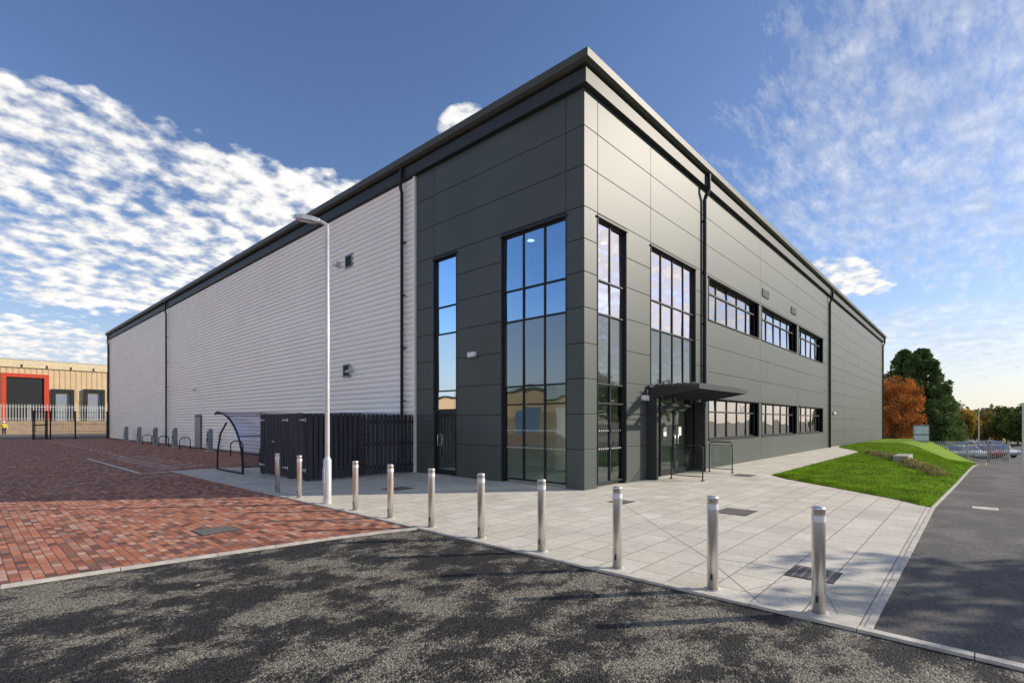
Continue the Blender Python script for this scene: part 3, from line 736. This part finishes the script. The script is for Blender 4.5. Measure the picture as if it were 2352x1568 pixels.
far = [(2205, 92, 940, lm_yellow, 'round golden tree just right of the conifers', 3), (2240, 100, 938, lm_orange, 'rusty orange tree behind the far lamp post', 3.2), (2268, 95, 945, lm_olive, 'olive green tree right of the far lamp post', 3.2), (2288, 110, 930, lm_olive, 'taller thin olive tree beyond the car park', 3), (2312, 90, 958, lm_yellow, 'low yellow tree above the right end of the fence', 2.6), (2338, 84, 932, lm_green, 'dark green tree at the right edge', 3.4), (2385, 88, 938, lm_green, 'green tree cut by the right edge', 3.6), (2190, 120, 962, lm_green, 'small green tree left of the golden tree, far away', 3.5)]
for i, (px, D, pt, mt, lb, cw) in enumerate(far):
    treeat(px, D, 0, pt, 'autumn_tree' if mt in (lm_yellow, lm_orange) else 'broadleaf_tree', lb, cw, mt, ncl=60, per=90, ls=.2, cb=.12, seed=20+i, group='trees beyond the car park')
cen = []; siz = []
for i in range(260):
    px = random.uniform(2140, 2500); D = random.uniform(150, 210); x, y = at(px, D); cen.append((x, y, random.uniform(-2.2, 3.6))); siz.append(random.uniform(2, 4))
v, fc = leaves(cen, siz, 60, .8); o = obj('distant_wood', MB().add(v, fc), lm_olive, recalc=False); tag(o, 'hazy distant wood along the horizon beyond the car park', 'wood', kind='stuff')
for i, (x, y, h, cw, n_, p_) in enumerate([(6.6, -16.4, 7.2, 2.3, 60, 70), (24, -21, 8.0, 3, 70, 110), (34, -24, 9, 3.4, 70, 110), (46, -26, 9, 3.4, 70, 110), (62, -28, 9, 3.6, 70, 110), (15, -26, 9, 3, 70, 110)]):
    tree('broadleaf_tree', ['sparse roadside tree shading the near road', 'green tree across the road opposite the entrance', 'second green tree across the road', 'third green tree across the road', 'fourth green tree across the road', 'green tree set back across the road'][i], x, y, 0 if x < 30 else -1, h, cw, lm_green, ncl=n_, per=p_, ls=.15, cb=.3, seed=50+i)
# planting strip
random.seed(11)
cen = []; siz = []; P1 = (21.6, -3.4); P2 = (9.6, -6.75)
def gzxy(x, y):
    ge, re = gedge(x), redge(x); u = (ge-y)/(ge-re); d = x-gfront(gedge(7.5)+(redge(5)-gedge(7.5))*u); return H(x, y)+gz(x, u, max(0, d))
for i in range(150):
    q = i/150; x = P1[0]+(P2[0]-P1[0])*q+random.uniform(-.3, .3); y = P1[1]+(P2[1]-P1[1])*q+random.uniform(-.22, .22)
    cen.append((x, y, gzxy(x, y)+random.uniform(.02, .10))); siz.append(random.uniform(.08, .2))
v, fc = leaves(cen, siz, 60, .03); o = obj('ground_cover_planting', MB().add(v, fc), leafmat('shrub_leaf', (.28, .25, .10), .6, 3), recalc=False); tag(o, 'low mixed planting in a strip across the grass bank', 'planting', kind='stuff')
soil = M('soil', (.15, .115, .08), .95, 0, .3, 8, .5)
sv = []
for i in range(21):
    q = i/20; x = P1[0]+(P2[0]-P1[0])*q; y = P1[1]+(P2[1]-P1[1])*q; w = .36*math.sin(math.pi*min(1, max(0, q)))**.4+.05
    for sg in (-1, 1):
        sv.append((x+sg*.25*w, y+sg*w, 0))
sm = MB()
sv = [(x, y, gzxy(x, y)+.025) for x, y, z in sv]
sm.add(sv, [(2*i, 2*i+1, 2*i+3, 2*i+2) for i in range(20)], True); struct('planting_bed', sm, soil)
x, y = (14.9, -5.35); z = gzxy(x, y); f = MB(); f.box(x-.9, x+.9, y-.25, y+.25, z-.1, z+.24); o = obj('stone_block', f, stone, bevel=.02); tag(o, 'long grey stone block in the planting on the grass bank', 'stone block')

# ------------------------------------------------------------------ right background
fx, fy = at(2128, 50); gx, gy = at(2318, 50)
Fv = Vector((gx-fx, gy-fy)); FL = Fv.length; Fd = Fv/FL
F_ = thing('palisade_fence', 'grey vertical bar fence in front of the far car park', 'fence', ((fx+gx)/2, (fy+gy)/2, -2.2))
fenM = M('fence_grey', (.40, .40, .39), .6, .1, .15)
def fpt(d, z, o=0): return (fx+Fd.x*d-Fd.y*o, fy+Fd.y*d+Fd.x*o, z)
f = MB(); d = 0
while d < FL: f.tube([fpt(d, -2.1), fpt(d, -.12)], .034, 4); d += .2
obj('pickets', f, fenM, F_)
for z in (-1.9, -.4): obj('rail', MB().tube([fpt(0, z, .03), fpt(FL, z, .03)], .04, 4), fenM, F_)
d = 0
while d <= FL+.1:
    obj('fence_post', MB().tube([fpt(d, -2.25, .06), fpt(d, -.1, .06)], .06, 6), fenM, F_); d += FL/4
def car(label, paint):
    t = thing('parked_car', label, 'car', (0, 0, 0), 'cars parked beyond the far fence')
    f = MB(); pr_ = [(-2.1, .3), (-2.15, .62), (-2.0, .82), (-1.2, .92), (-.6, 1.36), (.7, 1.42), (1.5, 1.0), (2.05, .92), (2.15, .6), (2.1, .3)]
    f.prism(pr_, -.85, .85, lambda a, b, c: (b, a*(1-.12*max(0, c-.9)), c)); obj('body', f, paint, t, bevel=.06)
    f = MB(); f.prism([(-1.1, .95), (-.58, 1.31), (.66, 1.36), (1.35, 1.0)], -.853, .853, lambda a, b, c: (b, a*(1-.1*max(0, c-.9)), c)); obj('side_window', f, g_car, t)
    f = MB(); f.add([(-1.19, -.7, .94), (-1.19, .7, .94), (-.64, .62, 1.345), (-.64, -.62, 1.345)], [(0, 1, 2, 3)]); f.v = [(a-.015, b, c+.012) for a, b, c in f.v]; obj('windscreen', f, g_car, t)
    for sx in (-1.3, 1.3):
        for sy in (-.8, .8):
            f = MB(); f.tube([(sx, sy-.1, .32), (sx, sy+.1, .32)], .32, 16); w = obj('wheel', f, rubber, t)
            f = MB(); f.tube([(sx, sy-.105, .32), (sx, sy+.105, .32)], .19, 12); obj('rim', f, galv, w)
    for sy in (-.62, .62): f = MB(); f.box(-2.165, -2.1, sy-.17, sy+.17, .62, .76); obj('headlight', f, white, t)
    return t
pw = M('car_white', (.75, .75, .75), .25, 0, .03, coat=.5); ps = M('car_silver', (.45, .46, .48), .3, .5, .03, coat=.5); pk = M('car_dark', (.04, .045, .06), .25, 0, .03, coat=.5); prd = M('car_red', (.3, .03, .03), .3, 0, .03, coat=.5)
ca = {m.name: None for m in (pw, ps, pk, prd)}
rowc = [(2143, 56, pw, 'white car at the left end of the row behind the fence'), (2178, 56, ps, 'silver car, second from the left behind the fence'), (2214, 56, pw, 'white car behind the middle of the fence'), (2250, 57, prd, 'dark red car beside the far lamp post'), (2286, 58, ps, 'silver car at the right end behind the fence'), (2196, 68, pk, 'dark car in the second row'), (2238, 68, pw, 'white car in the second row'), (2275, 70, pk, 'dark car at the right of the second row')]
for px, D, pm, lb in rowc:
    x, y = at(px, D); rz = math.atan2(.6741, .7386)+random.uniform(-.1, .1)
    if ca[pm.name] is None: c = car(lb, pm); ca[pm.name] = c; c.location = (x, y, -2.2); c.rotation_euler = (0, 0, rz)
    else: dup(ca[pm.name], (x, y, -2.2), rz, lb)
x, y = at(2115, 46); z = H(x, y)
T = thing('sign_board', 'pale square sign board on two posts in front of the conifers', 'sign', (x, y, z))
q = lambda a, b, c: (x+RT[0]*a-FW[0]*b, y+RT[1]*a-FW[1]*b, c)
obj('board', MB().box(-.72, .72, 0, .05, zat(1015, 46), zat(976, 46), q), evgrey, T, bevel=.01)
spale = M('sign_pale', (.6, .68, .74), .4)
obj('upper_sign_face', MB().box(-.66, .66, .051, .055, zat(996, 46), zat(979, 46), q), spale, T); obj('lower_sign_face', MB().box(-.66, .66, .051, .055, zat(1011, 46), zat(1000, 46), q), spale, T)
for a in (-.6, .6): obj('sign_post', MB().tube([q(a, -.05, z), q(a, -.05, zat(976, 46))], .04, 8), galv, T)
x, y = at(2248, 62)
T = thing('street_lamp', 'thin grey lamp post standing in the far car park', 'street lamp', (x, y, -2.2))
obj('pole', MB().tube([(x, y, -2.2), (x, y, zat(940, 62))], [.08, .05], 8), galv, T); f = MB(); f.box(x-.35, x+.2, y-.1, y+.1, zat(940, 62), zat(937, 62)); obj('lamp_head', f, galv, T)
x, y = at(2350, 40)
zb = H(x, y); o = obj('marker_post', MB().box(x-.06, x+.06, y-.06, y+.06, zb, zat(925, 40)), white, bevel=.01); tag(o, 'tall white post at the right edge beside the road', 'post')

# ------------------------------------------------------------------ left background: tan warehouse
WY = 106
Wb = thing('tan_warehouse', 'tan metal warehouse with red loading door behind the fence at left', 'building', (-20, WY, 0))
wz = zat(822, 80)
f = MB(); f.box(-70, 30, WY, WY+40, 5.2, wz)
x = -70
ribs = MB()
while x < 30: ribs.box(x, x+.35, WY-.05, WY, 5.2, wz-1.4); x += .7
obj('upper_cladding', f, beige, Wb); obj('cladding_ribs', ribs, beige, Wb)
obj('lower_wall', MB().box(-70, 30, WY+.01, WY+39.9, 0, 5.19), beige, Wb)
obj('eaves_band', MB().box(-70.2, 30.2, WY-.25, WY+40.2, wz-1.3, wz-.1), M('cream_fascia', (.68, .56, .36), .6), Wb)
f = MB(); x = -70
while x < 30: f.box(x, x+.2, WY-.32, WY-.26, wz-1.25, wz-.8); x += 3
obj('eaves_brackets', f, dark, Wb)
def wq(px, py): a, D = ony(px, WY); return a, zat(py, D)
x0, z1 = wq(12, 866); x1, z0 = wq(103, 928)
f = MB(); f.box(x0-.5, x0+.1, WY-.3, WY, z0-3, z1+.1); f.box(x1-.1, x1+.5, WY-.3, WY, z0-3, z1+.1); f.box(x0-.5, x1+.5, WY-.3, WY, z1+.1, z1+.7); obj('red_door_frame', f, redp, Wb)
obj('loading_opening', MB().box(x0+.1, x1-.1, WY-.09, WY-.06, 0, z1+.1), backing, Wb)
for a, b in ((118, 170), (192, 240)):
    x0, z1 = wq(a, 900); x1, z0 = wq(b, 928); f = MB()
    f.box(x0, x0+.5, WY-.5, WY, .6, z1); f.box(x1-.5, x1, WY-.5, WY, .6, z1); f.box(x0, x1, WY-.5, WY, z1, z1+.5); k = obj('dock_shelter', f, rubber, Wb)
    obj('dock_shutter', MB().box(x0+.5, x1-.5, WY-.12, WY-.06, 1.0, z1-.3), evgrey, k)
obj('warehouse_roof', MB().box(-70.3, 30.3, WY-.3, WY+40.3, wz-.09, wz+.1), galv, Wb)
WB = 92
a0 = -24; a1 = 8
o = obj('brick_wall', MB().box(a0, a1, WB, WB+.3, 0, zat(966, 70)), wallbrick); tag(o, 'low tan brick wall beneath the pale palisade fence', 'wall')
T = thing('palisade_fence', 'pale galvanised palisade fence standing on the low brick wall at left', 'fence', ((a0+a1)/2, WB+.15, zat(966, 70)))
z0 = zat(966, 70); z1 = zat(926, 70); f = MB(); x = a0
pw_ = M('pale_galvanised', (.52, .52, .50), .5, .1, .1)
while x < a1: f.add([(x, WB+.1, z0), (x+.08, WB+.1, z0), (x+.08, WB+.1, z1-.12), (x+.04, WB+.1, z1), (x, WB+.1, z1-.12)], [(0, 1, 2, 3, 4)]); x += .3
obj('pales', f, pw_, T)
for z in (z0+.3, z1-.4): obj('rail', MB().box(a0, a1, WB+.11, WB+.15, z-.03, z+.03), pw_, T)
x = a0
while x <= a1: obj('fence_post', MB().box(x-.05, x+.05, WB+.16, WB+.26, z0, z1-.1), pw_, T); x += 4
T = thing('mesh_fence', 'tall black mesh fence and gate closing the far end of the paving', 'fence', (-3, 61, 0))
xg0 = ony(76, 61)[0]; xg1 = ony(108, 61)[0]
for x in (xg0, xg1, xg1+.25, (xg1-.2)/2-.2, -.15): obj('fence_post', MB().box(x-.06, x+.06, 60.94, 61.06, 0, 2.9), black, T)
f = MB()
x = xg0
while x < -.2:
    if not (xg1 < x < xg1+.25): f.tube([(x, 61, .1), (x, 61, 2.8)], .008, 4, False)
    x += .12
for z in (.1, .8, 1.5, 2.2, 2.8): f.tube([(xg0, 61, z), (-.15, 61, z)], .014, 4, False)
obj('mesh_panel', f, black, T)
f = MB()
for z in (.12, 1.45, 2.8): f.box(xg0+.06, xg1-.06, 60.9, 60.94, z-.04, z+.04)
for x in (xg0+.12, xg1-.12): f.box(x-.04, x+.04, 60.9, 60.94, .12, 2.8)
obj('gate_leaf', f, black, T)
px_, py_ = ony(9, 84)[0], 84.
Pn = thing('person', 'person in a yellow high visibility jacket and dark trousers walking by the brick wall', 'person', (px_, py_, 0))
def skin(name, verts, edges, rads, mat, parent, root=0):
    me = bpy.data.meshes.new(name); me.from_pydata(verts, edges, []); me.materials.append(mat)
    o = bpy.data.objects.new(name, me); COL.objects.link(o); o.parent = parent
    m = o.modifiers.new('Skin', 'SKIN'); m.use_smooth_shade = True
    for i, r_ in enumerate(rads): me.skin_vertices[0].data[i].radius = (r_, r_)
    me.skin_vertices[0].data[root].use_root = True
    o.modifiers.new('Sub', 'SUBSURF').levels = 2
    return o
bv = [(0, 0, .95), (0, 0, 1.2), (0, 0, 1.42), (0, 0, 1.52), (0, -.02, 1.66), (0, -.02, 1.76), (-.2, 0, 1.42), (-.27, .05, 1.14), (-.25, -.08, .9), (-.25, -.12, .82), (.2, 0, 1.42), (.27, -.05, 1.14), (.26, -.18, .93), (.26, -.22, .86),
      (-.1, 0, .9), (-.11, -.1, .5), (-.11, -.06, .08), (-.11, -.2, .04), (.1, 0, .9), (.11, .1, .5), (.11, .26, .1), (.11, .15, .04)]
be = [(0, 1), (1, 2), (2, 3), (3, 4), (4, 5), (2, 6), (6, 7), (7, 8), (8, 9), (2, 10), (10, 11), (11, 12), (12, 13), (0, 14), (14, 15), (15, 16), (16, 17), (0, 18), (18, 19), (19, 20), (20, 21)]
br_ = [.15, .14, .15, .06, .1, .08, .07, .045, .035, .04, .07, .045, .035, .04, .1, .065, .045, .04, .1, .065, .045, .04]
skin('body', bv, be, br_, skinM, Pn)
skin('jacket', [bv[i] for i in (0, 1, 2, 6, 7, 8, 10, 11, 12)], [(0, 1), (1, 2), (2, 3), (3, 4), (4, 5), (2, 6), (6, 7), (7, 8)], [.18, .17, .17, .095, .07, .055, .095, .07, .055], hivis, Pn)
skin('trousers', [bv[i] for i in (0, 14, 15, 16, 18, 19, 20)], [(0, 1), (1, 2), (2, 3), (0, 4), (4, 5), (5, 6)], [.165, .12, .085, .065, .12, .085, .065], cloth, Pn)
obj('hard_hat', MB().lathe([(.15, 1.72), (.12, 1.73), (.115, 1.8), (.07, 1.86), (0, 1.88)], (px_, py_-.02, 0), 14), white, Pn)
O = thing('brick_warehouse', 'long yellow and brown brick warehouse across the yard, reflected in the tall windows', 'building', (-50, 35, 0))
obj('lower_wall', MB().box(-60, -46, -10, 75, 0, 3.0), wallbrick, O); obj('upper_cladding', MB().box(-60, -46.02, -10, 75, 3.0, 6.0), beige, O)
obj('warehouse_roof', MB().box(-60.2, -45.9, -10.2, 75.2, 6.01, 6.35), dark, O)
for y, mt in ((4, signblue), (12, white), (21, redp), (30, white), (40, signblue), (50, redp)):
    obj('shutter_door', MB().box(-45.95, -45.9, y, y+5, 0, 3.8), mt, O)

# ------------------------------------------------------------------ sky, sun, camera
SD = Vector((.7693*math.cos(rad(25.4)), -.638*math.cos(rad(25.4)), math.sin(rad(25.4)))).normalized()
w = bpy.data.worlds.new('World'); sc.world = w; w.use_nodes = True; nt = w.node_tree
bg = nt.nodes['Background']; bg.inputs['Strength'].default_value = .15
sky = nn(nt, 'ShaderNodeTexSky'); sky.sky_type = 'NISHITA'; sky.sun_disc = False; sky.sun_elevation = rad(25.4); sky.sun_rotation = math.atan2(SD.x, SD.y)
sky.air_density = 1.0; sky.dust_density = .4; sky.ozone_density = 2.0
tc = nn(nt, 'ShaderNodeTexCoord'); sx = nn(nt, 'ShaderNodeSeparateXYZ'); link(nt, tc.outputs['Generated'], sx.inputs[0])
def mth(op, a, b=None, c=None, clamp=False):
    n = nn(nt, 'ShaderNodeMath', operation=op, use_clamp=clamp)
    for i, v in enumerate((a, b, c)):
        if v is None: continue
        if isinstance(v, (int, float)): n.inputs[i].default_value = v
        else: link(nt, v, n.inputs[i])
    return n.outputs[0]
az = mth('ARCTAN2', sx.outputs[0], sx.outputs[1]); el = mth('ARCSINE', sx.outputs[2])
CA = 47.61
def blob(a, e, wa, we, tilt=0.0, i0=.25, i1=1.1):
    a += CA
    p = mth('MULTIPLY_ADD', az, 1/rad(wa), -a/wa); q_ = mth('MULTIPLY_ADD', el, 1/rad(we), -e/we)
    if tilt: q_ = mth('ADD', q_, mth('MULTIPLY', p, tilt))
    d = mth('ADD', mth('MULTIPLY', p, p), mth('MULTIPLY', q_, q_))
    m = nn(nt, 'ShaderNodeMapRange', interpolation_type='SMOOTHSTEP'); m.inputs[1].default_value = i0; m.inputs[2].default_value = i1; m.inputs[3].default_value = 1; m.inputs[4].default_value = 0
    link(nt, d, m.inputs[0]); return m.outputs[0]
zz = mth('ADD', mth('MAXIMUM', sx.outputs[2], 0.0), .20)
cx = nn(nt, 'ShaderNodeCombineXYZ'); link(nt, mth('DIVIDE', sx.outputs[0], zz), cx.inputs[0]); link(nt, mth('DIVIDE', sx.outputs[1], zz), cx.inputs[1])
def noise(scale, detail, rough, dist=0, mapping=None):
    v = cx.outputs[0]
    if mapping:
        mp = nn(nt, 'ShaderNodeMapping'); mp.inputs['Rotation'].default_value = (0, 0, mapping[0]); mp.inputs['Scale'].default_value = mapping[1]; link(nt, v, mp.inputs['Vector']); v = mp.outputs[0]
    n = nn(nt, 'ShaderNodeTexNoise'); n.inputs['Scale'].default_value = scale; n.inputs['Detail'].default_value = detail; n.inputs['Roughness'].default_value = rough; n.inputs['Distortion'].default_value = dist
    link(nt, v, n.inputs['Vector']); return n.outputs['Fac']
def clampdens(nz, mask, thr0, thr1, soft):
    thr = mth('MULTIPLY_ADD', mask, thr1-thr0, thr0)
    return mth('DIVIDE', mth('SUBTRACT', nz, thr), soft, clamp=True)
def mx_(*a):
    r_ = a[0]
    for b_ in a[1:]: r_ = mth('MAXIMUM', r_, b_)
    return r_
nA = noise(15.0, 8, .52, .0); nB = noise(2.2, 6, .6)
nAB = mth('ADD', mth('MULTIPLY', nA, .60), mth('MULTIPLY', nB, .40))
maskL = mx_(blob(-40, 18, 30, 10, .05, .5, 1.15), blob(-24, 18.5, 14, 7.5, -.25, .4, 1.1), blob(-46, 5.5, 18, 4.5))
maskP = mx_(blob(-5.5, 30.5, 4, 2.2, -.5), blob(33, 13.5, 5, 2.5, .5), blob(-88, 40, 14, 8), blob(-155, 34, 42, 34, 0, .7, 1.2), blob(130, 35, 35, 30), blob(78, 22, 28, 24, 0, .5, 1.2))  # widest blobs are unseen clouds, added behind the camera to brighten the shaded cladding
dA = clampdens(nAB, mth('MAXIMUM', maskL, maskP), .78, .40, .13)
nC = noise(7.0, 14, .72, .0, (rad(30), (1, 2.6, 1))); nD = noise(1.8, 5, .6)
nCD = mth('ADD', mth('MULTIPLY', nC, .7), mth('MULTIPLY', nD, .3))
maskR = mx_(blob(43, 24, 30, 22, .2, 0, 1.15), blob(40, 7, 16, 4.5, 0, .2, 1.2))
dC = mth('MULTIPLY', clampdens(nCD, maskR, .74, .385, .30), .78)
dens = mth('MAXIMUM', dA, dC, clamp=True)
tint = nn(nt, 'ShaderNodeMix', data_type='RGBA', blend_type='MULTIPLY'); tint.inputs[0].default_value = 1; link(nt, sky.outputs[0], tint.inputs[6]); tint.inputs[7].default_value = (.80, .84, 1.0, 1)
hc = nn(nt, 'ShaderNodeMix', data_type='RGBA'); hc.inputs[6].default_value = (4.4, 4.8, 5.3, 1); hc.inputs[7].default_value = (6.0, 5.6, 4.9, 1); link(nt, blob(60, 2, 42, 12, 0, .0, 1.0), hc.inputs[0])
hz = nn(nt, 'ShaderNodeMix', data_type='RGBA'); h_ = mth('SUBTRACT', 1.0, mth('MULTIPLY', mth('MAXIMUM', el, 0.0), 1/rad(18)), clamp=True)
link(nt, mth('MULTIPLY', mth('MULTIPLY', h_, h_), .85), hz.inputs[0]); link(nt, tint.outputs[2], hz.inputs[6]); link(nt, hc.outputs[2], hz.inputs[7])
cc = nn(nt, 'ShaderNodeMix', data_type='RGBA'); cc.inputs[6].default_value = (4.3, 4.5, 4.9, 1); cc.inputs[7].default_value = (7.6, 7.4, 7.1, 1)
link(nt, mth('DIVIDE', mth('SUBTRACT', nAB, .42), .2, clamp=True), cc.inputs[0])
mixc = nn(nt, 'ShaderNodeMix', data_type='RGBA'); link(nt, dens, mixc.inputs[0]); link(nt, hz.outputs[2], mixc.inputs[6]); link(nt, cc.outputs[2], mixc.inputs[7])
link(nt, mixc.outputs[2], bg.inputs['Color'])
sd = bpy.data.lights.new('Sun', 'SUN'); sd.energy = 5.0; sd.angle = rad(.5); sd.color = (1, .90, .76)
so = bpy.data.objects.new('Sun', sd); COL.objects.link(so); so.rotation_euler = SD.to_track_quat('Z', 'Y').to_euler()
cd = bpy.data.cameras.new('Camera'); co = bpy.data.objects.new('Camera', cd); COL.objects.link(co)
cd.sensor_width = 36; cd.lens = 36*FP/2352; cd.shift_y = (HZ-784)/2352; cd.clip_end = 5000; cd.clip_start = .05
co.location = (CAM[0], CAM[1], EYE); co.rotation_euler = (rad(90), 0, math.atan2(FW[1], FW[0])-rad(90))
sc.camera = co
sc.view_settings.view_transform = 'Standard'; sc.view_settings.look = 'None'; sc.view_settings.exposure = 0
